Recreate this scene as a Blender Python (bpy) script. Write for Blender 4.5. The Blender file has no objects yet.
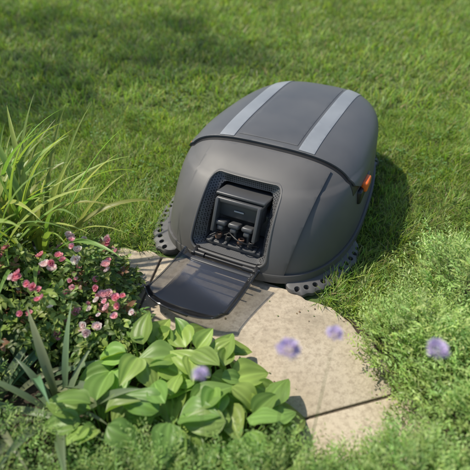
import bpy, bmesh, math, random
import numpy as np
from mathutils import Vector, Matrix, bvhtree
random.seed(4); rng=np.random.default_rng(7)
scn=bpy.context.scene
D=bpy.data
# ------------------------------------------------------------ materials
def newmat(name):
    m=D.materials.new(name); m.use_nodes=True
    nt=m.node_tree; return m,nt,nt.nodes["Principled BSDF"]
def N(nt,t,**k):
    n=nt.nodes.new(t)
    for a,b in k.items(): setattr(n,a,b)
    return n
def plastic(name,col,rough=0.45,bump=0.15,bscale=900,spec=0.5,vary=0.12,dust=0.0):
    m,nt,b=newmat(name)
    tc=N(nt,"ShaderNodeTexCoord")
    no=N(nt,"ShaderNodeTexNoise"); no.inputs["Scale"].default_value=6; no.inputs["Detail"].default_value=5
    nt.links.new(tc.outputs["Object"],no.inputs["Vector"])
    cr=N(nt,"ShaderNodeValToRGB")
    cr.color_ramp.elements[0].position=.3; cr.color_ramp.elements[1].position=.7
    cr.color_ramp.elements[0].color=(*[c*(1-vary) for c in col],1)
    cr.color_ramp.elements[1].color=(*[c*(1+vary) for c in col],1)
    nt.links.new(no.outputs["Fac"],cr.inputs["Fac"]); nt.links.new(cr.outputs["Color"],b.inputs["Base Color"])
    mr=N(nt,"ShaderNodeMapRange"); mr.inputs["From Min"].default_value=.3; mr.inputs["From Max"].default_value=.7
    mr.inputs["To Min"].default_value=rough-.05; mr.inputs["To Max"].default_value=rough+.08
    nt.links.new(no.outputs["Fac"],mr.inputs["Value"]); nt.links.new(mr.outputs["Result"],b.inputs["Roughness"])
    b.inputs["Specular IOR Level"].default_value=spec
    if bump>0:
        n2=N(nt,"ShaderNodeTexNoise"); n2.inputs["Scale"].default_value=bscale; n2.inputs["Detail"].default_value=2
        nt.links.new(tc.outputs["Object"],n2.inputs["Vector"])
        bp=N(nt,"ShaderNodeBump"); bp.inputs["Strength"].default_value=bump; bp.inputs["Distance"].default_value=.001
        nt.links.new(n2.outputs["Fac"],bp.inputs["Height"]); nt.links.new(bp.outputs["Normal"],b.inputs["Normal"])
    return m
def leafmat(name,rough=.45,trans=.35,tint=(1.3,1.5,.6)):
    m,nt,b=newmat(name)
    at=N(nt,"ShaderNodeAttribute",attribute_name="Col")
    nt.links.new(at.outputs["Color"],b.inputs["Base Color"])
    b.inputs["Roughness"].default_value=rough; b.inputs["Specular IOR Level"].default_value=.4
    tr=N(nt,"ShaderNodeBsdfTranslucent")
    v2=N(nt,"ShaderNodeVectorMath",operation='MULTIPLY'); v2.inputs[1].default_value=tint
    nt.links.new(at.outputs["Color"],v2.inputs[0]); nt.links.new(v2.outputs["Vector"],tr.inputs["Color"])
    mx=N(nt,"ShaderNodeMixShader"); mx.inputs[0].default_value=trans
    nt.links.new(b.outputs[0],mx.inputs[1]); nt.links.new(tr.outputs[0],mx.inputs[2])
    nt.links.new(mx.outputs[0],nt.nodes["Material Output"].inputs["Surface"])
    return m
M_body=plastic("dark_grey_plastic",(.098,.095,.092),.50)
M_lid=plastic("lid_grey_plastic",(.082,.084,.087),.44)
M_black=plastic("black_plastic",(.014,.014,.015),.4)
M_stripe=plastic("light_grey_trim",(.22,.235,.25),.4)
M_orange=plastic("orange_plastic",(.80,.15,.02),.4)
M_inner=plastic("charcoal_plastic",(.070,.071,.073),.34)
M_copper=plastic("copper_contact",(.13,.07,.045),.4)
M_label=plastic("label_print",(.4,.41,.42),.5)
M_leaf=leafmat("leaf_green",.42,.38); M_hosta=leafmat("hosta_leaf",.42,.35); M_grass=leafmat("grass_blade",.45,.42)
M_petal=leafmat("petal",.6,.35,(1.1,1,1)); 
def perf():
    m,nt,b=newmat("perforated_plastic")
    tc=N(nt,"ShaderNodeTexCoord")
    v=N(nt,"ShaderNodeTexVoronoi"); v.inputs["Scale"].default_value=125; v.inputs["Randomness"].default_value=0
    nt.links.new(tc.outputs["Object"],v.inputs["Vector"])
    cr=N(nt,"ShaderNodeValToRGB"); cr.color_ramp.elements[0].position=.36; cr.color_ramp.elements[1].position=.42
    cr.color_ramp.elements[0].color=(.004,.004,.004,1); cr.color_ramp.elements[1].color=(.10,.10,.102,1)
    nt.links.new(v.outputs["Distance"],cr.inputs["Fac"]); nt.links.new(cr.outputs["Color"],b.inputs["Base Color"])
    b.inputs["Roughness"].default_value=.4
    return m
M_perf=perf()
def smoked():
    m,nt,b=newmat("smoked_clear_plastic")
    t=N(nt,"ShaderNodeBsdfTransparent"); t.inputs[0].default_value=(.70,.71,.73,1)
    g=N(nt,"ShaderNodeBsdfGlossy"); g.inputs["Roughness"].default_value=.07; g.inputs["Color"].default_value=(.95,.95,.95,1)
    fr=N(nt,"ShaderNodeFresnel"); fr.inputs[0].default_value=1.5
    d=N(nt,"ShaderNodeBsdfDiffuse"); d.inputs[0].default_value=(.05,.052,.056,1)
    m1=N(nt,"ShaderNodeMixShader"); m1.inputs[0].default_value=.12
    nt.links.new(t.outputs[0],m1.inputs[1]); nt.links.new(d.outputs[0],m1.inputs[2])
    m2=N(nt,"ShaderNodeMixShader"); nt.links.new(fr.outputs[0],m2.inputs[0])
    nt.links.new(m1.outputs[0],m2.inputs[1]); nt.links.new(g.outputs[0],m2.inputs[2])
    nt.links.new(m2.outputs[0],nt.nodes["Material Output"].inputs["Surface"])
    nt.nodes.remove(b)
    return m
M_smoke=smoked()
def groundmat(name,c1,c2,c3,s1,s2,bump,stain=None):
    m,nt,b=newmat(name)
    tc=N(nt,"ShaderNodeTexCoord")
    n1=N(nt,"ShaderNodeTexNoise"); n1.inputs["Scale"].default_value=s1; n1.inputs["Detail"].default_value=8
    n2=N(nt,"ShaderNodeTexNoise"); n2.inputs["Scale"].default_value=s2; n2.inputs["Detail"].default_value=8; n2.inputs["Roughness"].default_value=.7
    for n in(n1,n2): nt.links.new(tc.outputs["Object"],n.inputs["Vector"])
    cr=N(nt,"ShaderNodeValToRGB"); e=cr.color_ramp.elements
    e[0].position=.35; e[0].color=(*c1,1); e[1].position=.65; e[1].color=(*c2,1)
    nt.links.new(n1.outputs["Fac"],cr.inputs["Fac"])
    mx=N(nt,"ShaderNodeMix",data_type='RGBA'); 
    c2r=N(nt,"ShaderNodeValToRGB"); c2r.color_ramp.elements[0].position=.45; c2r.color_ramp.elements[1].position=.7
    nt.links.new(n2.outputs["Fac"],c2r.inputs["Fac"]); nt.links.new(c2r.outputs["Color"],mx.inputs[0])
    nt.links.new(cr.outputs["Color"],mx.inputs[6]); mx.inputs[7].default_value=(*c3,1)
    out=mx.outputs[2]
    if stain:
        n3=N(nt,"ShaderNodeTexNoise"); n3.inputs["Scale"].default_value=2.2; n3.inputs["Detail"].default_value=10; n3.inputs["Roughness"].default_value=.75; n3.inputs["Distortion"].default_value=.6
        nt.links.new(tc.outputs["Object"],n3.inputs["Vector"])
        r3=N(nt,"ShaderNodeValToRGB"); r3.color_ramp.elements[0].position=.50; r3.color_ramp.elements[1].position=.66
        r3.color_ramp.elements[1].color=(.75,.75,.75,1)
        nt.links.new(n3.outputs["Fac"],r3.inputs["Fac"])
        m3=N(nt,"ShaderNodeMix",data_type='RGBA'); nt.links.new(r3.outputs["Color"],m3.inputs[0]); nt.links.new(out,m3.inputs[6]); m3.inputs[7].default_value=(*stain,1); out=m3.outputs[2]
    nt.links.new(out,b.inputs["Base Color"]); b.inputs["Roughness"].default_value=.9
    bp=N(nt,"ShaderNodeBump"); bp.inputs["Strength"].default_value=bump; bp.inputs["Distance"].default_value=.01
    nt.links.new(n2.outputs["Fac"],bp.inputs["Height"]); nt.links.new(bp.outputs["Normal"],b.inputs["Normal"])
    return m
M_ground=groundmat("lawn_ground",(.07,.12,.025),(.12,.18,.04),(.11,.11,.05),3,60,.8)
M_soil=groundmat("soil",(.03,.02,.012),(.06,.042,.028),(.1,.075,.05),8,45,1.0)
M_sand=groundmat("path_sand",(.16,.125,.085),(.22,.175,.12),(.10,.085,.055),8,90,1.0)
M_stone=groundmat("sandstone",(.44,.365,.265),(.53,.455,.345),(.31,.25,.18),4,55,.4,(.25,.21,.15))
# ------------------------------------------------------------ mesh helpers
def link(o,parent=None,mat=None):
    scn.collection.objects.link(o)
    if parent: o.parent=parent
    if mat: o.data.materials.append(mat)
    return o
def smooth(o,ang=35):
    for p in o.data.polygons: p.use_smooth=True
    o.data.set_sharp_from_angle(angle=math.radians(ang))
def bm_obj(name,bm,parent,mat,sm=True):
    me=D.meshes.new(name); bm.to_mesh(me); bm.free()
    o=D.objects.new(name,me); link(o,parent,mat)
    if sm: smooth(o)
    return o
def apply_mods(o):
    dg=bpy.context.evaluated_depsgraph_get(); dg.update()
    me=D.meshes.new_from_object(o.evaluated_get(dg)); old=o.data
    o.modifiers.clear(); o.data=me
def box(bm,c,s,rot=None,bev=0.0,seg=2):
    r=bmesh.ops.create_cube(bm,size=1)
    vs=r['verts']
    for v in vs: v.co=Vector((v.co.x*s[0],v.co.y*s[1],v.co.z*s[2]))
    if bev>0:
        es=list({e for v in vs for e in v.link_edges})
        rr=bmesh.ops.bevel(bm,geom=es,offset=bev,segments=seg,affect='EDGES',profile=.5)
        vs=list({v for f in rr['faces'] for v in f.verts}|{v for v in vs if v.is_valid})
    Mx=Matrix.Translation(c)@(rot.to_4x4() if rot else Matrix.Identity(4))
    for v in vs: v.co=Mx@v.co
    return vs
def cyl(bm,c,r,h,axis='Z',seg=20,r2=None):
    rr=bmesh.ops.create_cone(bm,cap_ends=True,segments=seg,radius1=r,radius2=r if r2 is None else r2,depth=h)
    R={'Z':Matrix.Identity(4),'X':Matrix.Rotation(math.pi/2,4,'Y'),'Y':Matrix.Rotation(math.pi/2,4,'X')}[axis]
    for v in rr['verts']: v.co=Vector(c)+(R@v.co)
class Acc:
    def __init__(s): s.v=[];s.f=[];s.c=[];s.n=0
    def add(s,v,f,c):
        v=np.asarray(v,float); s.v.append(v); s.f.append(np.asarray(f,int)+s.n)
        c=np.asarray(c,float)
        if c.ndim==1: c=np.tile(c,(len(v),1))
        s.c.append(c); s.n+=len(v)
    def scatter(s,tv,tf,R,P,C,shade=None):
        n=len(P); k=len(tv)
        V=np.einsum('nij,kj->nki',R,tv)+P[:,None,:]
        F=tf[None]+ (np.arange(n)*k)[:,None,None]
        cc=np.repeat(C[:,None,:],k,1)
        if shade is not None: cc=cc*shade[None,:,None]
        s.add(V.reshape(-1,3),F.reshape(-1,4),cc.reshape(-1,3))
    def obj(s,name,mat,parent=None,sm=True):
        V=np.concatenate(s.v);F=np.concatenate(s.f);C=np.concatenate(s.c)
        me=D.meshes.new(name); me.vertices.add(len(V)); me.vertices.foreach_set("co",V.astype(np.float32).ravel())
        me.loops.add(F.size); me.loops.foreach_set("vertex_index",F.astype(np.int32).ravel())
        me.polygons.add(len(F)); me.polygons.foreach_set("loop_start",np.arange(0,F.size,4,dtype=np.int32))
        try: me.polygons.foreach_set("loop_total",np.full(len(F),4,dtype=np.int32))
        except Exception: pass
        me.update(calc_edges=True)
        a=me.color_attributes.new("Col",'FLOAT_COLOR','POINT')
        a.data.foreach_set("color",np.concatenate([C,np.ones((len(C),1))],1).astype(np.float32).ravel())
        if sm: me.polygons.foreach_set("use_smooth",np.ones(len(F),bool))
        o=D.objects.new(name,me); link(o,parent,mat); return o
def grid(ts,us,fn):
    v=[fn(t,u) for t in ts for u in us]; nu=len(us)
    f=[(i*nu+j,i*nu+j+1,(i+1)*nu+j+1,(i+1)*nu+j) for i in range(len(ts)-1) for j in range(nu-1)]
    return np.array(v,float),np.array(f,int)
def rots(yaw,pitch,roll,scale):
    cy,sy=np.cos(yaw),np.sin(yaw);cp,sp=np.cos(pitch),np.sin(pitch);cr,sr=np.cos(roll),np.sin(roll)
    o=np.zeros_like(cy);l=np.ones_like(cy)
    Rz=np.stack([np.stack([cy,-sy,o],-1),np.stack([sy,cy,o],-1),np.stack([o,o,l],-1)],-2)
    Rx=np.stack([np.stack([l,o,o],-1),np.stack([o,cp,-sp],-1),np.stack([o,sp,cp],-1)],-2)
    Ry=np.stack([np.stack([cr,o,sr],-1),np.stack([o,l,o],-1),np.stack([-sr,o,cr],-1)],-2)
    R=Rz@Rx@Ry
    scale=np.asarray(scale)
    if scale.ndim==1: return R*scale[:,None,None]
    return R*scale[:,None,:]
def jit(c,n,a=.2,b=.08):
    c=np.array(c,float); k=1+rng.uniform(-a,a,(n,1)); return np.clip(c*k*(1+rng.uniform(-b,b,(n,3))),0,1)

# ------------------------------------------------------------ layout
YAW=math.radians(26); OX,OY=-.035,1.470
garage=D.objects.new("robotic_mower_garage",None); scn.collection.objects.link(garage)  # garage that houses a robot mower, charging station inside; not the mower itself
garage.location=(OX,OY,0.006); garage.rotation_euler=(0,0,-YAW)

# dome
T=np.array([ # z, yfront, yback, halfwidth
(.022,.004,1.21,.388),(.06,.010,1.21,.386),(.11,.026,1.21,.384),(.16,.050,1.20,.380),(.21,.082,1.19,.377),
(.255,.122,1.17,.373),(.29,.165,1.15,.365),(.318,.212,1.13,.352),(.341,.262,1.10,.331),(.360,.322,1.06,.298),
(.374,.39,1.01,.250),(.383,.47,.94,.180),(.388,.58,.84,.090),(.389,.69,.73,.012)])
def cat(T,n):
    P=np.vstack([2*T[0]-T[1],T,2*T[-1]-T[-2]]); out=[]
    for i in range(1,len(P)-2):
        for s in np.linspace(0,1,n,endpoint=False):
            a,b,c,d=P[i-1:i+3]
            out.append(.5*((2*b)+(c-a)*s+(2*a-5*b+4*c-d)*s*s+(-a+3*b-3*c+d)*s**3))
    out.append(T[-1]); return np.array(out)
R_=cat(T,4); NU=144
def ringpt(row,th,off=0):
    z,yf,yb,hw=row; n=3.4 if z<.3 else 3.0
    c,s=math.cos(th),math.sin(th)
    x=(hw+off)*math.copysign(abs(c)**(2/n),c); yc=(yf+yb)/2; hy=(yb-yf)/2+off
    y=yc+hy*math.copysign(abs(s)**(2/n),s)
    k=max(0,(y-.32))/.8
    x*=1-.20*k**1.6
    return (x,y,z)
def dome_bm():
    bm=bmesh.new(); rows=[]
    for r in R_: rows.append([bm.verts.new(ringpt(r,2*math.pi*(j+.5)/NU)) for j in range(NU)])
    for a,b in zip(rows[:-1],rows[1:]):
        for j in range(NU): bm.faces.new((a[j],a[(j+1)%NU],b[(j+1)%NU],b[j]))
    bm.faces.new(rows[-1]); bmesh.ops.recalc_face_normals(bm,faces=bm.faces)
    bm.normal_update()
    f=max(bm.faces,key=lambda f:f.calc_center_median().z)
    if f.normal.z<0: bmesh.ops.reverse_faces(bm,faces=bm.faces); bm.normal_update()
    return bm
dm=dome_bm(); BV=bvhtree.BVHTree.FromBMesh(dm); dm.free()
def patch(name,planes,off,th,mat,bevel=.002):
    bm=dome_bm()
    nr={v:v.normal.copy() for v in bm.verts}
    for v in bm.verts: v.co+=nr[v]*off
    for p,n in planes:
        g=bm.verts[:]+bm.edges[:]+bm.faces[:]
        bmesh.ops.bisect_plane(bm,geom=g,plane_co=p,plane_no=n,clear_inner=True,dist=1e-5)
    o=bm_obj(name,bm,garage,mat)
    s=o.modifiers.new("s",'SOLIDIFY'); s.thickness=th; s.offset=-1
    if bevel: 
        b=o.modifiers.new("b",'BEVEL'); b.width=bevel; b.segments=2; b.limit_method='ANGLE'; b.angle_limit=math.radians(50)
    apply_mods(o); smooth(o,40); return o
def rrect(x0,x1,z0,z1,r,tx=0.0,n=6):
    pts=[]
    for cx,cz,a0 in((x1-r,z0+r,-90),(x1-r-tx,z1-r,0),(x0+r+tx,z1-r,90),(x0+r,z0+r,180)):
        for i in range(n+1):
            a=math.radians(a0+90*i/n); pts.append((cx+r*math.cos(a),cz+r*math.sin(a)))
    return pts
OUT=rrect(-.163,.152,.078,.320,.036,.010)
def prism(name,pts,y0,y1,mat=None):
    bm=bmesh.new(); a=[bm.verts.new((x,y0,z)) for x,z in pts]; b=[bm.verts.new((x,y1,z)) for x,z in pts]
    bm.faces.new(a); bm.faces.new(b[::-1]); n=len(pts)
    for i in range(n): bm.faces.new((a[i],b[i],b[(i+1)%n],a[(i+1)%n]))
    bmesh.ops.recalc_face_normals(bm,faces=bm.faces)
    return bm_obj(name,bm,None,mat,False)
cut=prism("cutter",OUT,-.2,.36)
cut.parent=garage
def boolcut(o,c):
    m=o.modifiers.new("c",'BOOLEAN'); m.object=c; m.operation='DIFFERENCE'; m.solver='EXACT'; apply_mods(o)
body=patch("body_shell",[],0,.009,M_body,0); boolcut(body,cut); smooth(body,35)
front=patch("front_panel",[((-.232,0,0),(1,0,-.02)),((.212,0,0),(-1,0,.16)),((0,0,.03),(0,0,1)),((0,.345,0),(0,-1,0))],.008,.0075,M_body,.003)
boolcut(front,cut); smooth(front,35)
band=patch("bumper_band",[((0,0,.030),(0,0,1)),((0,0,.062),(0,0,-1))],.0105,.010,M_body,.002)
D.objects.remove(cut)
lidp=[((0,.372,0),(0,1,0)),((0,.372,.262),(0,-.10,1)),((.352,.372,0),(-.45,1,.0)),((-.352,.372,0),(.45,1,0)),((.33,.372,.285),(-.2,.6,1)),((-.33,.372,.285),(.2,.6,1))]
lid=patch("lid",lidp,.011,.009,M_lid,.003)
seam=patch("lid_seam",[((0,.360,0),(0,1,0)),((0,.36,.252),(0,-.10,1))],.0015,.004,M_black,0)
def stripe(nm,xc):
    return patch(nm,[((xc-.032,0,0),(1,0,0)),((xc+.032,0,0),(-1,0,0)),((0,.378,0),(0,1,0)),((0,0,.30),(0,0,1))],.0135,.003,M_stripe,.001)
stripe("lid_stripe_1",-.182); stripe("lid_stripe_2",.155)
patch("lid_center_panel",[((-.138,0,0),(1,0,0)),((.111,0,0),(-1,0,0)),((0,.40,0),(0,1,0)),((0,1.0,.3),(0,-1,0))],.0125,.003,M_lid,.001)
def surf_y(x,z,off=0):
    h=BV.ray_cast(Vector((x,-1,z)),Vector((0,1,0)))
    return h[0].y-off if h[0] else .1
def apply_c(o):
    dg=bpy.context.evaluated_depsgraph_get(); dg.update()
    me=D.meshes.new_from_object(o.evaluated_get(dg)); nm=o.name; mt=o.data.materials[0]; par=o.parent
    D.objects.remove(o); me.name=nm; n=D.objects.new(nm,me); scn.collection.objects.link(n); n.parent=par
    if not me.materials: me.materials.append(mt)
    for p in me.polygons: p.use_smooth=True
def tube(name,pts,r,mat,cyc=True,parent=garage):
    cu=D.curves.new(name,'CURVE'); cu.dimensions='3D'; sp=cu.splines.new('POLY'); sp.points.add(len(pts)-1)
    for i,p in enumerate(pts): sp.points[i].co=(*p,1)
    sp.use_cyclic_u=cyc; cu.bevel_depth=r; cu.bevel_resolution=3
    o=D.objects.new(name,cu); link(o,parent,mat); apply_c(o)
def dens(pts,k=6):
    o=[]
    for i in range(len(pts)):
        a=pts[i]; b=pts[(i+1)%len(pts)]; d=math.dist(a,b); m=max(1,int(d/.012))
        for j in range(m): o.append((a[0]+(b[0]-a[0])*j/m,a[1]+(b[1]-a[1])*j/m))
    return o
rim=[(x,surf_y(x,z,.007),z) for x,z in dens(OUT)]
tube("opening_rim",rim,.006,M_body)
bm=bmesh.new()
IN=dens(rrect(-.158,.147,.083,.315,.03,.010))
a=[bm.verts.new((x,surf_y(x,z,0)+.002,z)) for x,z in IN]
IN2=[(x*.78,.083+(z-.083)*.86) for x,z in IN]
b=[bm.verts.new((x,surf_y(x,z)+.05,z)) for x,z in IN2]
c=[bm.verts.new((x*.99,.40,z)) for x,z in IN2]
n=len(a)
for p,q in((a,b),(b,c)):
    for i in range(n): bm.faces.new((p[i],p[(i+1)%n],q[(i+1)%n],q[i]))
bm_obj("perforated_liner",bm,garage,M_perf)
bm=bmesh.new(); box(bm,(0,.41,.18),(.32,.01,.26)); bm_obj("compartment_back",bm,garage,M_black,False)
# electronics inside
RX=lambda d:Matrix.Rotation(math.radians(d),3,'X')
bm=bmesh.new()
box(bm,(.0,.195,.262),(.200,.15,.012),RX(-12),.005,3)
box(bm,(.0,.185,.243),(.186,.16,.020),RX(-12),.006,3)
box(bm,(.0,.142,.215),(.186,.05,.066),RX(-10),.010,3)
for x in(-.085,.085): box(bm,(x,.10,.20),(.014,.05,.13),RX(-24),.004,2)
bm_obj("charging_head",bm,garage,M_inner)
bm=bmesh.new()
box(bm,(-.0,.1135,.222),(.040,.003,.006),RX(-10),.001,1)
box(bm,(.01,.150,.2755),(.035,.010,.002),RX(-12),.0005,1); bm_obj("label",bm,garage,M_label)
bm=bmesh.new()
for x in(-.070,-.015,.040):
    box(bm,(x+.01,.10,.170),(.046,.060,.020),RX(-22),.008,3)
    box(bm,(x+.01,.083,.157),(.026,.03,.020),RX(-22),.006,3)
    cyl(bm,(x+.01,.090,.135),.007,.045,'Z')
box(bm,(0,.18,.155),(.21,.05,.10),None,.006,2)
box(bm,(0,.12,.093),(.23,.13,.016),None,.004,2)
for x in(-.09,-.03,.03,.09): box(bm,(x,.075,.104),(.012,.05,.012),None,.003,2)
bm_obj("connector_block",bm,garage,M_inner)
for k,x in enumerate((-.072,-.032,.02,.062)):
    pts=[(x+.010*math.cos(t*2.2)+.0009*t,.078+.010*math.sin(t*2.2)-.0005*t,.106+.0022*t) for t in np.linspace(0,14,70)]
    tube("cable_%d"%(k+1),pts,.0026,M_copper if k%2==0 else M_black,False)
tube("cable_5",[(-.10+.2*t,.065+.02*math.sin(t*7),.115+.035*math.sin(t*math.pi)) for t in np.linspace(0,1,30)],.0028,M_black,False)
bm=bmesh.new()
for x in(-.11,.10): cyl(bm,(x,-.008,.074),.011,.05,'X')
cyl(bm,(-.003,-.008,.074),.006,.25,'X')
for x in(-.13,.125): box(bm,(x,.004,.07),(.018,.05,.03),None,.005,2)
bm_obj("flap_hinge",bm,garage,M_black)
# flap
def flapf(t,u):
    w=.152*(1+.04*t); x=w*u*(1-.06*max(0,(t-.85)/.15)**2) - .026*t
    y=-.020-.285*t+ .040*(abs(u)**3)*(t**3)
    z=.070-.022*math.sin(t*math.pi*.75)+.022*max(0,(t-.82)/.18)**2+.032*max(0,(abs(u)-.82)/.18)**1.6*(1-.3*t)
    return (x-.006,y,z)
v,f=grid(np.linspace(0,1,34),np.linspace(-1,1,44),flapf)
me=D.meshes.new("clear_flap"); me.from_pydata(v.tolist(),[],f.tolist()); flap=D.objects.new("clear_flap",me); link(flap,garage,M_smoke)
s=flap.modifiers.new("s",'SOLIDIFY'); s.thickness=.004; bv=flap.modifiers.new("b",'BEVEL'); bv.width=.0012; bv.segments=2; bv.limit_method='ANGLE'
apply_mods(flap); smooth(flap,50)
def edge(t0,t1,u0,u1,n=30,dz=.0): return [Vector(flapf(t0+(t1-t0)*i/n,u0+(u1-u0)*i/n))+Vector((0,0,dz)) for i in range(n+1)]
tube("flap_edge",edge(0,1,-1,-1)+edge(1,1,-1,1)[1:]+edge(1,0,1,1)[1:],.0032,M_smoke,False)
for k,tt in enumerate((.16,.30)): tube("flap_rib_%d"%(k+1),edge(tt,tt,-.78,.78,20,-.004),.003,M_inner,False)
bm=bmesh.new()
box(bm,(-.004,-.035,.066),(.25,.014,.012),None,.003,2)
box(bm,(-.030,-.294,.064),(.075,.012,.010),None,.003,2)
bm_obj("flap_mount",bm,garage,M_inner)
# feet
def foot(name,th0,th1,ext=1.0):
    bm=bmesh.new(); row=R_[0].copy(); M=60
    prof=[(-.03,.0),(.046,.0),(.053,.004),(.053,.018),(.046,.026),(.012,.034),(-.03,.040)]
    rings=[]
    for i in range(M+1):
        th=th0+(th1-th0)*i/M; e=min(1,min(i,M-i)/8)**.5
        sc=1+.05*math.sin(i*.9)
        ring=[]
        for (o_,z) in prof:
            oo=o_ if o_<0 else o_*sc*(.3+.7*e)*ext
            p=ringpt(row,th,oo); ring.append(bm.verts.new((p[0],p[1],z)))
        rings.append(ring)
    k=len(prof)
    for a,b in zip(rings[:-1],rings[1:]):
        for j in range(k): bm.faces.new((a[j],a[(j+1)%k],b[(j+1)%k],b[j]))
    bm.faces.new(rings[0]); bm.faces.new(rings[-1][::-1]); bmesh.ops.recalc_face_normals(bm,faces=bm.faces)
    o=bm_obj(name,bm,garage,M_body)
    bm=bmesh.new()
    P=[Vector(ringpt(row,th0+(th1-th0)*i/400,.033*ext)) for i in range(401)]
    acc=0; last=P[0]; nxt=.035; L=sum((P[i+1]-P[i]).length for i in range(400)); tot=0
    for p in P[1:]:
        d=(p-last).length; acc+=d; tot+=d; last=p
        if acc>nxt and L-tot>.025: cyl(bm,(p.x,p.y,.02),.0105,.08,'Z',16); nxt+=.036
    c=bm_obj("c",bm,garage,None,False); boolcut(o,c); D.objects.remove(c); smooth(o,35)
rad=math.radians
foot("foot_plate_left",rad(182),rad(246),1.15); foot("foot_plate_right",rad(294),rad(350))
foot("foot_plate_rear_left",rad(120),rad(150)); foot("foot_plate_rear_right",rad(30),rad(60))
def side_x(y,z,sgn):
    h=BV.ray_cast(Vector((sgn*1,y,z)),Vector((-sgn,0,0))); return h[0].x
for sgn,nm in((1,"right"),(-1,"left")):
    bm=bmesh.new(); x=side_x(.50,.235,sgn)
    box(bm,(x-sgn*.003,.49,.220),(.03,.18,.060),Matrix.Rotation(sgn*.05,3,'Z'),.010,3); bm_obj("latch_recess_"+nm,bm,garage,M_black)
    bm=bmesh.new()
    box(bm,(x+sgn*.011,.475,.250),(.028,.075,.042),Matrix.Rotation(sgn*.05,3,'Z'),.009,3); bm_obj("latch_button_"+nm,bm,garage,M_orange)

# ------------------------------------------------------------ ground, bed, path
def sheet(name,pts,z,mat):
    bm=bmesh.new(); bm.faces.new([bm.verts.new((x,y,z)) for x,y in pts]); bm.normal_update()
    if bm.faces[:][0].normal.z<0: bmesh.ops.reverse_faces(bm,faces=bm.faces)
    return bm_obj(name,bm,None,mat,False)
sheet("ground",[(-150,-150),(150,-150),(150,150),(-150,150)],0,M_ground)
BED=[(-4,1.85),(-1.5,1.80),(-1.0,1.72),(-.62,1.62),(-.3,1.56),(0,1.46),(.30,1.30),(.50,1.20),(.75,1.36),(1.05,1.55),(4,1.75),(4,-3),(-4,-3)]
sheet("flower_bed_soil",BED,.004,M_soil)
CL=[(-1.6,1.40),(-1.1,1.40),(-.65,1.42),(-.25,1.38),(.06,1.24),(.27,1.04),(.36,.80),(.40,.5),(.46,.1),(.55,-.5),(.65,-1.5)]
C_=cat(np.array(CL),8); HW=.20
nn_=np.gradient(C_,axis=0); nn_/=np.linalg.norm(nn_,axis=1)[:,None]; nn_=np.column_stack([-nn_[:,1],nn_[:,0]])
sheet("path_bedding",[tuple(p) for p in (C_+nn_*(HW-.015))]+[tuple(p) for p in (C_-nn_*(HW-.015))[::-1]],.008,M_sand)
def slabs():
    seg=np.linalg.norm(np.diff(C_,axis=0),axis=1); S=np.concatenate([[0],np.cumsum(seg)])
    def at(s):
        i=min(len(seg)-1,max(0,np.searchsorted(S,s)-1)); t=(s-S[i])/seg[i]; p=C_[i]+(C_[i+1]-C_[i])*t
        j0=max(0,i-2);j1=min(len(C_)-1,i+3); d=C_[j1]-C_[j0]; d/=np.linalg.norm(d); return p,np.array([-d[1],d[0]])
    bm=bmesh.new(); s=.05; r=random.Random(3)
    Ls=[.62,.60,.86,.60,.5,.55,.6,.5,.6,.6,.6]; ki=0
    while s<S[-1]-.9 and ki<len(Ls):
        L=Ls[ki]; ki+=1; g=.008
        m=24
        def side(sgn):
            o=[]
            for i in range(m+1):
                ss=s+L*i/m; e=min(i,m-i)/m; rr=.022*max(0,1-e/.08)**2
                p,nn=at(ss); o.append(p+sgn*nn*(HW+.012*math.sin(ss*17+sgn)+.007*math.sin(ss*41*sgn)+.004*math.sin(ss*97+sgn*2)+r.uniform(-.004,.004)-rr))
            return o
        pts=side(1)+side(-1)[::-1]
        f=bm.faces.new([bm.verts.new((x,y,.0065)) for x,y in pts])
        f.normal_update()
        if f.normal.z<0: f.normal_flip()
        ex=bmesh.ops.extrude_face_region(bm,geom=[f]); vv=[e for e in ex['geom'] if isinstance(e,bmesh.types.BMVert)]
        h=.010+r.uniform(-.001,.001)
        for v in vv: v.co.z+=h
        s+=L+g
    bmesh.ops.recalc_face_normals(bm,faces=bm.faces)
    o=bm_obj("stone_path",bm,None,M_stone,False)
    b=o.modifiers.new("b",'BEVEL'); b.width=.004; b.segments=2; b.limit_method='ANGLE'; b.angle_limit=rad(50)
    apply_mods(o); smooth(o,60)
slabs()
# ------------------------------------------------------------ lawn
def inpoly(P,poly):
    x,y=P[:,0],P[:,1]; ins=np.zeros(len(P),bool); j=len(poly)-1
    for i in range(len(poly)):
        xi,yi=poly[i];xj,yj=poly[j]
        c=((yi>y)!=(yj>y))&(x<(xj-xi)*(y-yi)/(yj-yi+1e-12)+xi); ins^=c; j=i
    return ins
def dpath(P):
    return np.min(np.linalg.norm(P[:,None,:]-C_[None,::2,:],axis=2),axis=1)
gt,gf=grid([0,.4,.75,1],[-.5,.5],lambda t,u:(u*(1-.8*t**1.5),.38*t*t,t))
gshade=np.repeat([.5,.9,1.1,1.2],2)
la=Acc()
def vnoise(P,f,seed):
    r=np.random.default_rng(seed); G=r.random((64,64)); q=P*f+20; i=np.floor(q).astype(int); t=q-i; t=t*t*(3-2*t)
    g=lambda a,b:G[(i[:,0]+a)%64,(i[:,1]+b)%64]
    return (g(0,0)*(1-t[:,0])+g(1,0)*t[:,0])*(1-t[:,1])+(g(0,1)*(1-t[:,0])+g(1,1)*t[:,0])*t[:,1]
def lawnmask(P,m0=.0):
    P=P[np.abs(P[:,0])<.62*P[:,1]+.35]
    P=P[~inpoly(P,BED)]
    dx=P[:,0]-OX;dy=P[:,1]-OY; lx=dx*math.cos(YAW)-dy*math.sin(YAW); ly=dx*math.sin(YAW)+dy*math.cos(YAW)
    ins=(np.abs(lx)<.36-.1*np.clip(ly-.3,0,1))&(ly>.0)&(ly<1.14)
    P=P[~ins]
    return P[~((dpath(P)<HW+m0))] 
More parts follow.
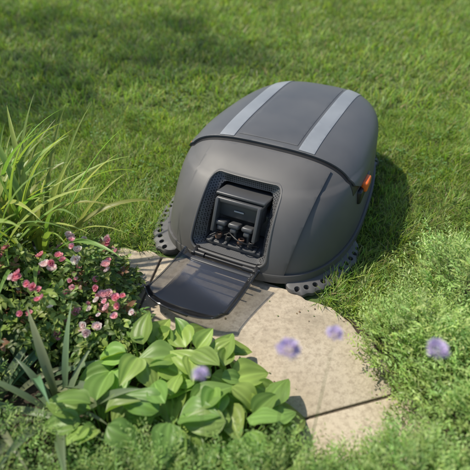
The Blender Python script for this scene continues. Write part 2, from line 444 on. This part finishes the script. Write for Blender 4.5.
def lawn(n,x0,x1,y0,y1,L,W):
    P=lawnmask(np.stack([rng.uniform(x0,x1,n),rng.uniform(y0,y1,n)],1))
    m=len(P)
    z=.5*vnoise(P,3,1)+.5*vnoise(P,11,2)
    z2=vnoise(P,26,3)
    len_=L*(.45+.5*rng.random(m)+.9*z*z2+.2*z); wd=W*rng.uniform(.7,1.3,m)
    sc=np.stack([wd,len_,len_],1)
    yaw=rng.uniform(0,2*np.pi,m); yaw=np.where(rng.random(m)<.4,yaw,vnoise(P,7,5)*9+rng.normal(0,.6,m))
    R=rots(yaw,-rng.normal(.45,.45,m),rng.normal(0,.25,m),sc)
    base=np.array([.235,.330,.070])*(.58+.48*z[:,None]+.40*z2[:,None])
    C=base*(1+rng.uniform(-.38,.42,(m,1)))
    dry=rng.random(m)<.08; C[dry]=np.array([.42,.37,.20])*(rng.uniform(.7,1.1,(dry.sum(),1)))
    C[:,0]*=rng.uniform(.75,1.3,m)
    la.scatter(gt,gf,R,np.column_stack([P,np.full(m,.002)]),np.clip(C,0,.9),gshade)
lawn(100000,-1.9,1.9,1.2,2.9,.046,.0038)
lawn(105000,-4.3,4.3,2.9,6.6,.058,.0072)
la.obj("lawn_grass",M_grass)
ca=Acc(); cl_v,cl_f=grid([0,.35,.7,1],[-1,0,1],lambda t,u:(u*.42*math.sin(math.pi*(.12+.76*t)),t,.12*abs(u)))
P=lawnmask(np.stack([rng.uniform(-2.6,2.6,9000),rng.uniform(1.2,4.6,9000)],1),.01)
P=P[vnoise(P,2.6,12)*.6+vnoise(P,8,13)*.4>.62]
m=len(P); zc=rng.uniform(.022,.042,m); c0=jit((.15,.27,.08),m,.25)
for k in range(3):
    ca.scatter(cl_v,cl_f,rots(rng.uniform(0,.5,m)+k*2.094+P[:,0]*50,rng.normal(.1,.2,m),rng.normal(0,.2,m),rng.uniform(.007,.012,m)),np.column_stack([P,zc]),c0)
ca.obj("clover_patch",M_leaf)
# ------------------------------------------------------------ plants
def ribbon(ac,base,az,L,W,el0,droop,col,seg=12,fold=.25,twist=0):
    p=np.array(base,float); el=el0; pts=[]
    for i in range(seg+1):
        t=i/seg; pts.append((p.copy(),el,t))
        p=p+np.array([math.cos(az)*math.cos(el),math.sin(az)*math.cos(el),math.sin(el)])*L/seg
        el-=droop*(.3+1.4*t)/seg
        p[2]=max(p[2],.02)
    V=[];C=[]
    side=np.array([-math.sin(az),math.cos(az),0])
    for p,el,t in pts:
        w=W*(.55+.9*t if t<.35 else .865+.135*math.cos((t-.35)*3))*max(.03,(1-max(0,(t-.45)/.55)**2.0))
        up=np.array([-math.cos(az)*math.sin(el),-math.sin(az)*math.sin(el),math.cos(el)])
        a=twist*t; s2=side*math.cos(a)+up*math.sin(a); u2=up*math.cos(a)-side*math.sin(a)
        V+= [p-s2*w/2+u2*w*fold,p,p+s2*w/2+u2*w*fold]
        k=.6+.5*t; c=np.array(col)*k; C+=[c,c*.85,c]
    F=[]
    for i in range(seg):
        for j in range(2): F.append((i*3+j,i*3+j+1,i*3+j+4,i*3+j+3))
    ac.add(V,F,np.array(C))
def strap_plant(name,centers,n,L,W,col,el=(60,85),droop=(.6,1.8),spread=.07,az=None):
    ac=Acc()
    for cx,cy in centers:
        for i in range(n):
            a=random.uniform(0,2*math.pi) if az is None else random.uniform(*az)
            r=random.random()*spread
            c=np.array(col)*random.uniform(.7,1.35); c[0]*=random.uniform(.8,1.4)
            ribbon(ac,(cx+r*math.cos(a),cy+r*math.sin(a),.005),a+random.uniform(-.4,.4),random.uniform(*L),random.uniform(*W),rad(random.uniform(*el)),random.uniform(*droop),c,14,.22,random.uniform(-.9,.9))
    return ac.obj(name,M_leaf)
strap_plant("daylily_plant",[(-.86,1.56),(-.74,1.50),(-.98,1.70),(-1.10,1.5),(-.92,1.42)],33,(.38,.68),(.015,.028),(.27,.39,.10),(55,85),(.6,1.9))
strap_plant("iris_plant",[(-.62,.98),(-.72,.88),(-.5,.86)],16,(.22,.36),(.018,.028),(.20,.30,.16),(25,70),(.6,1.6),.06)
def leaf_t(nt_=5,nu=3,arch=.25,fold=.18,wr=.6,ribs=0):
    def fn(t,u):
        w=wr*.5*(math.sin(math.pi*min(1,t**.75))**.8 if 0<t<1 else 0.0)+.004
        return (u*w, t, fold*abs(u)*w*2 - arch*t*t + ribs*math.cos(u*math.pi*4)*w)
    return grid(np.linspace(0,1,nt_),np.linspace(-1,1,nu),fn)
rl,rf=leaf_t(5,3)
HT=[leaf_t(11,17,ar,fo,wr,ri) for ar,fo,wr,ri in((.42,.20,.80,.030),(.25,.30,.74,.022),(.55,.10,.86,.035),(.35,-.05,.78,.03))]
def hosta(name,centers,col,n=20,size=(.07,.12),H=.11,R=.11):
    ac=Acc()
    for cx,cy in centers:
        m=n
        for i in range(m):
            q=(i+.5)/m; a=i*2.399+random.uniform(-.5,.5); r=R*math.sqrt(q)*random.uniform(.6,1.15)
            h=H*(1.15-.6*q)+random.uniform(-.02,.025); s=random.uniform(*size)
            px,py=cx+r*math.cos(a),cy+r*math.sin(a)
            c=jit(col,1,.22,.03)[0]; c[0]*=random.uniform(.88,1.12)
            ribbon(ac,(cx+.02*math.cos(a),cy+.02*math.sin(a),.0),a,math.hypot(r,h)*.98,.007,math.atan2(h,r)+.25,.5,c*.8,6)
            pit=rad(random.uniform(-10,45)*(1-q)+random.uniform(-28,10)*q)
            RR=rots(np.array([a-math.pi/2+random.uniform(-.5,.5)]),np.array([pit]),np.array([random.uniform(-.5,.5)]),np.array([[s*random.uniform(.8,1.1),s,s]]))
            hl,hf=random.choice(HT); hl=hl.copy()
            ph=random.uniform(0,6); hl[:,2]+=.035*np.sin(hl[:,1]*9+ph)*np.abs(hl[:,0])*3; hl[:,0]+=.08*math.sin(ph)*hl[:,1]**2
            sh=.9+.18*np.cos(np.arange(len(hl))%17/16*2*np.pi*4)*.35
            sh[(np.arange(len(hl))%17)==8]=1.22
            sh*= (1-.25*(np.arange(len(hl))//17>9)*random.random())
            ac.scatter(hl,hf,RR,np.array([[px,py,h]]),np.array([c]),sh)
    return ac.obj(name,M_hosta)
hosta("hosta_plant",[(-.29,1.0),(-.14,1.01),(-.05,.92)],(.29,.43,.10),24)
hosta("hosta_plant.001",[(-.36,.80),(-.16,.80),(.02,.78)],(.24,.38,.09),20)
def rosebush(name,centers,nl,nf):
    emp=D.objects.new(name,None); scn.collection.objects.link(emp)
    ac=Acc(); fl=Acc(); st=Acc()
    def flower(p,s,c,tilt,azm):
        for ring,(n,r,op) in enumerate(((6,1.0,.35),(5,.75,.8),(5,.48,1.15),(3,.25,1.4))):
            tv,tf=grid(np.linspace(0,1,4),np.linspace(-1,1,4),lambda t,u:(u*.42*math.sin(math.pi*(.15+.75*t)),t*(1-.25*t),.25*t*t+.12*u*u))
            yw=np.arange(n)*2*np.pi/n+ring*.6+rng.uniform(-.1,.1,n)
            Rr=rots(yw,np.full(n,op)+rng.normal(0,.12,n),rng.normal(0,.1,n),np.full(n,s*r))
            T_=np.array(Matrix.Rotation(azm,3,'Z')@Matrix.Rotation(tilt,3,'X'))
            cc=jit(c,n,.08,.04); cc[:,1:]*=(1-.08*ring)
            fl.scatter(tv,tf,T_@Rr,np.tile(p,(n,1)),np.clip(cc,0,.9))
    for (cx,cy,rx,ry,h) in centers:
        k=nl//5
        a=rng.uniform(0,2*np.pi,k); q=np.sqrt(rng.random(k))*rng.uniform(.9,1.1,k); 
        lump=.62+.6*vnoise(np.column_stack([cx+rx*q*np.cos(a),cy+ry*q*np.sin(a)]),14,9)
        zz=h*lump*np.sqrt(np.clip(1-q**2*.85,.02,1))*(.35+.75*rng.random(k)**.6)
        P=np.column_stack([cx+rx*q*np.cos(a),cy+ry*q*np.sin(a),zz])
        dirn=a+rng.normal(0,.8,k)
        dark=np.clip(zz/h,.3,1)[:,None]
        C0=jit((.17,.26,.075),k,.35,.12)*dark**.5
        yg=rng.random(k)<.4; C0[yg]=jit((.31,.40,.10),yg.sum(),.2)
        rd=rng.random(k)<.05; C0[rd]=jit((.24,.13,.07),rd.sum(),.2)
        pit=rng.normal(.05,.45,k)
        for j,(dy,da) in enumerate(((0.03,0),(.018,1.0),(.018,-1.0),(.004,1.2),(.004,-1.2))):
            yaw=dirn-np.pi/2
            off=np.stack([np.cos(dirn)*dy,np.sin(dirn)*dy,dy*np.sin(pit)],1)
            s=rng.uniform(.016,.030,k)
            R=rots(yaw+da,pit+rng.normal(0,.2,k),rng.normal(0,.35,k),s)
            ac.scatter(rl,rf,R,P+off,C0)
        for i in range(k//7):
            p=P[i*7]; ribbon(st,(cx+random.uniform(-.04,.04),cy+random.uniform(-.04,.04),0),math.atan2(p[1]-cy,p[0]-cx),np.linalg.norm(p-np.array([cx,cy,0])),.004,math.atan2(p[2],math.hypot(p[0]-cx,p[1]-cy))+.2,.4,(.09,.12,.04),6)
        for i in range(nf):
            a_=random.uniform(0,2*math.pi); q_=math.sqrt(random.random())*.97
            p=np.array([cx+rx*q_*math.cos(a_),cy+ry*q_*math.sin(a_),h*math.sqrt(1-q_*q_*.8)+random.uniform(.01,.05)])
            s=random.uniform(.017,.027); c=random.choice([(.89,.60,.63),(.89,.76,.75),(.84,.40,.47),(.89,.82,.80),(.88,.54,.60)])
            for _ in range(random.choice([1,2,2,3])):
                pp=p+np.array([random.uniform(-.028,.028),random.uniform(-.028,.028),random.uniform(-.014,.008)])
                flower(pp,s*random.uniform(.7,1.1),c,random.uniform(-.2,.9),random.uniform(-2.5,.6))
            ribbon(st,(cx+.5*(p[0]-cx),cy+.5*(p[1]-cy),p[2]*.4),math.atan2(p[1]-cy,p[0]-cx),np.linalg.norm((p-np.array([cx,cy,0]))*[.5,.5,.6]),.003,math.atan2(p[2]*.6,.5*math.hypot(p[0]-cx,p[1]-cy)),.0,(.12,.15,.04),5)
    ac.obj(name+"_leaves",M_leaf,emp); fl.obj(name+"_blooms",M_petal,emp); st.obj(name+"_stems",M_leaf,emp)
rosebush("rose_bush",[(-.54,1.32,.18,.17,.22),(-.74,1.20,.24,.20,.26)],2700,21)
rosebush("rose_bush.001",[(-.43,1.13,.14,.11,.15),(-.92,1.36,.2,.2,.27)],2100,13)
def feather(name,mounds,n,col):
    ac=Acc()
    tl,tf_=leaf_t(3,2,.1,0,.28)
    for (cx,cy,rx,ry,h) in mounds:
        a=rng.uniform(0,2*np.pi,n); q=np.sqrt(rng.random(n))*rng.uniform(.88,1.12,n); 
        XY=np.column_stack([cx+rx*q*np.cos(a),cy+ry*q*np.sin(a)])
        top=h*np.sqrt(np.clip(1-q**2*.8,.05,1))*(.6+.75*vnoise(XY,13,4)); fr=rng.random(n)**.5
        P=np.column_stack([XY,top*fr])
        az=a+rng.normal(0,.7,n); el=rng.uniform(.5,1.35,n); Ls=rng.uniform(.05,.13,n)
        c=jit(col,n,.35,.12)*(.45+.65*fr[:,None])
        K=12
        for k in range(K):
            t=k/K
            d=np.stack([np.cos(az)*np.cos(el),np.sin(az)*np.cos(el),np.sin(el)],1)
            Q=P+d*(Ls*t)[:,None]
            s=.022*(1-.55*t)*rng.uniform(.8,1.2,n)
            R=rots(az-np.pi/2+(1 if k%2 else -1)*.9+rng.normal(0,.15,n),el*.6+rng.normal(0,.3,n),rng.normal(0,.5,n),s)
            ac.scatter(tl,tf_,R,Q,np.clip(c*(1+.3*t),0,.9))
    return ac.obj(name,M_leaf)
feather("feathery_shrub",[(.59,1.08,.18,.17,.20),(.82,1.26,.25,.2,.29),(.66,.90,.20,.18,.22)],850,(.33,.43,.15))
feather("feathery_shrub.001",[(1.04,1.04,.25,.25,.30),(.70,.66,.22,.2,.24),(.43,.60,.15,.13,.17)],700,(.29,.39,.14))
def scab(name,heads):
    emp=D.objects.new(name,None); scn.collection.objects.link(emp); f=Acc(); st=Acc()
    for (x,y,z,s,bx,by) in heads:
        n=90; i=np.arange(n); ph=np.arccos(1-1.1*(i+.5)/n); th=i*2.399
        tv,tf=grid([0,.5,1],[-1,1],lambda t,u:(u*.14*(1+t),t,.1*t*t))
        R=rots(th-np.pi/2,np.pi/2-ph+rng.normal(0,.25,n),rng.normal(0,.3,n),s*.55*rng.uniform(.6,1.2,n))
        P=np.stack([np.sin(ph)*np.cos(th),np.sin(ph)*np.sin(th),np.cos(ph)*.7],1)*s*.5+np.array([x,y,z])
        f.scatter(tv,tf,R,P,jit((.62,.55,.75),n,.2,.06))
        L=math.sqrt((x-bx)**2+(y-by)**2+z*z); 
        ribbon(st,(bx,by,0),math.atan2(y-by,x-bx),L,.003,math.atan2(z,math.hypot(x-bx,y-by)),0,(.16,.22,.08),8)
        for k in range(5):
            a=random.uniform(0,6.28); ribbon(st,(bx,by,.0),a,random.uniform(.08,.16),.012,rad(random.uniform(35,70)),1.2,(.12,.19,.06),7)
    f.obj(name+"_heads",M_petal,emp); st.obj(name+"_stems",M_leaf,emp)
scab("scabious_plant",[(.099,.632,.585,.022,.06,.50),(.193,.674,.58,.017,.12,.50),(-.063,.580,.58,.014,-.06,.48)])
scab("scabious_plant.001",[(.378,.635,.58,.021,.46,.48)])
feather("ground_cover_plant",[(-.62,.62,.3,.2,.12),(-.2,.60,.25,.14,.12),(.10,.60,.15,.12,.12),(.27,.57,.12,.10,.11),(-.95,.95,.25,.25,.14)],600,(.23,.33,.10))
# leaf litter and crumbs of soil at the path edges
lt=Acc(); n=330
i=rng.integers(12,len(C_)-1,n); u=rng.uniform(-1,1,n); u=np.sign(u)*np.abs(u)**.25
P=C_[i]+nn_[i]*(u*(HW+.02))[:,None]+rng.normal(0,.015,(n,2))
dx=P[:,0]-OX;dy=P[:,1]-OY; ly=dx*math.sin(YAW)+dy*math.cos(YAW); P=P[ly<-.02]; n=len(P)
cc=jit((.22,.16,.09),n,.4,.15); gsel=rng.random(n)<.3; cc[gsel]=jit((.20,.26,.09),gsel.sum(),.3)
lt.scatter(rl,rf,rots(rng.uniform(0,6.28,n),rng.normal(0,.12,n),rng.normal(0,.2,n),rng.uniform(.003,.011,n)),np.column_stack([P,np.full(n,.0185)]),cc)
lt.obj("leaf_litter",M_petal)
# ------------------------------------------------------------ tree (to the left of the lawn; throws dappled shade)
def tree(name,bx,by,H,crown,seedv,nclump=90):
    r=random.Random(seedv); emp=D.objects.new(name,None); scn.collection.objects.link(emp)
    bark=groundmat("bark_"+name,(.08,.06,.045),(.14,.11,.085),(.05,.04,.03),6,40,1.0)
    bm=bmesh.new()
    def limb(p,q,r0,r1):
        d=(q-p); L=d.length; m=Matrix.Translation((p+q)/2)@d.to_track_quat('Z','Y').to_matrix().to_4x4()
        bmesh.ops.create_cone(bm,cap_ends=True,segments=10,radius1=r0,radius2=r1,depth=L,matrix=m)
    base=Vector((bx,by,0)); top=Vector((bx+.1,by,H*.5)); limb(base,top,.11,.08); 
    pts=[]
    for i in range(9):
        a=i*.9+r.random()*.5; c=top+Vector((math.cos(a)*crown*.5,math.sin(a)*crown*.5,H*r.uniform(.1,.35)))
        st=base.lerp(top,r.uniform(.75,1)); limb(st,c,.05,.028)
        for j in range(4):
            e=c+Vector((r.uniform(-1,1),r.uniform(-1,1),r.uniform(-.3,.8)))*crown*.5; limb(c,e,.025,.008); pts.append(e)
    bm_obj("trunk_"+name,bm,emp,bark)
    ac=Acc(); pts=[pts[r.randrange(len(pts))]+Vector((r.gauss(0,.3),r.gauss(0,.3),r.gauss(0,.25))) for _ in range(nclump)]
    for c in pts:
        n=52; P=rng.normal(0,.16,(n,3))+np.array(c)
        R=rots(rng.uniform(0,6.28,n),rng.normal(0,.6,n),rng.normal(0,.6,n),rng.uniform(.06,.10,n))
        ac.scatter(rl,rf,R,P,jit((.05,.10,.025),n,.3)) 
    ac.obj("crown_"+name,M_leaf,emp)
tree("apple_tree",-4.0,3.6,3.6,2.5,5,66)
# ------------------------------------------------------------ light
sd=Vector((-.66,.26,1.08)).normalized()
el=math.asin(sd.z); az=math.atan2(sd.x,sd.y)
w=D.worlds.new("World"); scn.world=w; w.use_nodes=True; nt=w.node_tree
sky=nt.nodes.new("ShaderNodeTexSky"); sky.sky_type='NISHITA'; sky.sun_disc=False; sky.sun_elevation=el; sky.sun_rotation=az
bg=nt.nodes["Background"]; nt.links.new(sky.outputs[0],bg.inputs[0]); bg.inputs[1].default_value=.15
sl=D.lights.new("sun",'SUN'); sl.energy=5.0; sl.angle=rad(1.8); sl.color=(1,.93,.80)
so=D.objects.new("sun",sl); scn.collection.objects.link(so); so.rotation_euler=sd.to_track_quat('Z','Y').to_euler()
# ------------------------------------------------------------ camera
cd=D.cameras.new("camera"); cam=D.objects.new("camera",cd); scn.collection.objects.link(cam); scn.camera=cam
cam.location=(0,0,1.35); cam.rotation_euler=(rad(90-38),0,0)
cd.sensor_width=36; cd.lens=36*520/470; cd.clip_end=500
cd.dof.use_dof=True; cd.dof.focus_distance=1.92; cd.dof.aperture_fstop=2.0
scn.view_settings.view_transform='Standard'; scn.view_settings.look='None'; scn.view_settings.exposure=0
print("done")
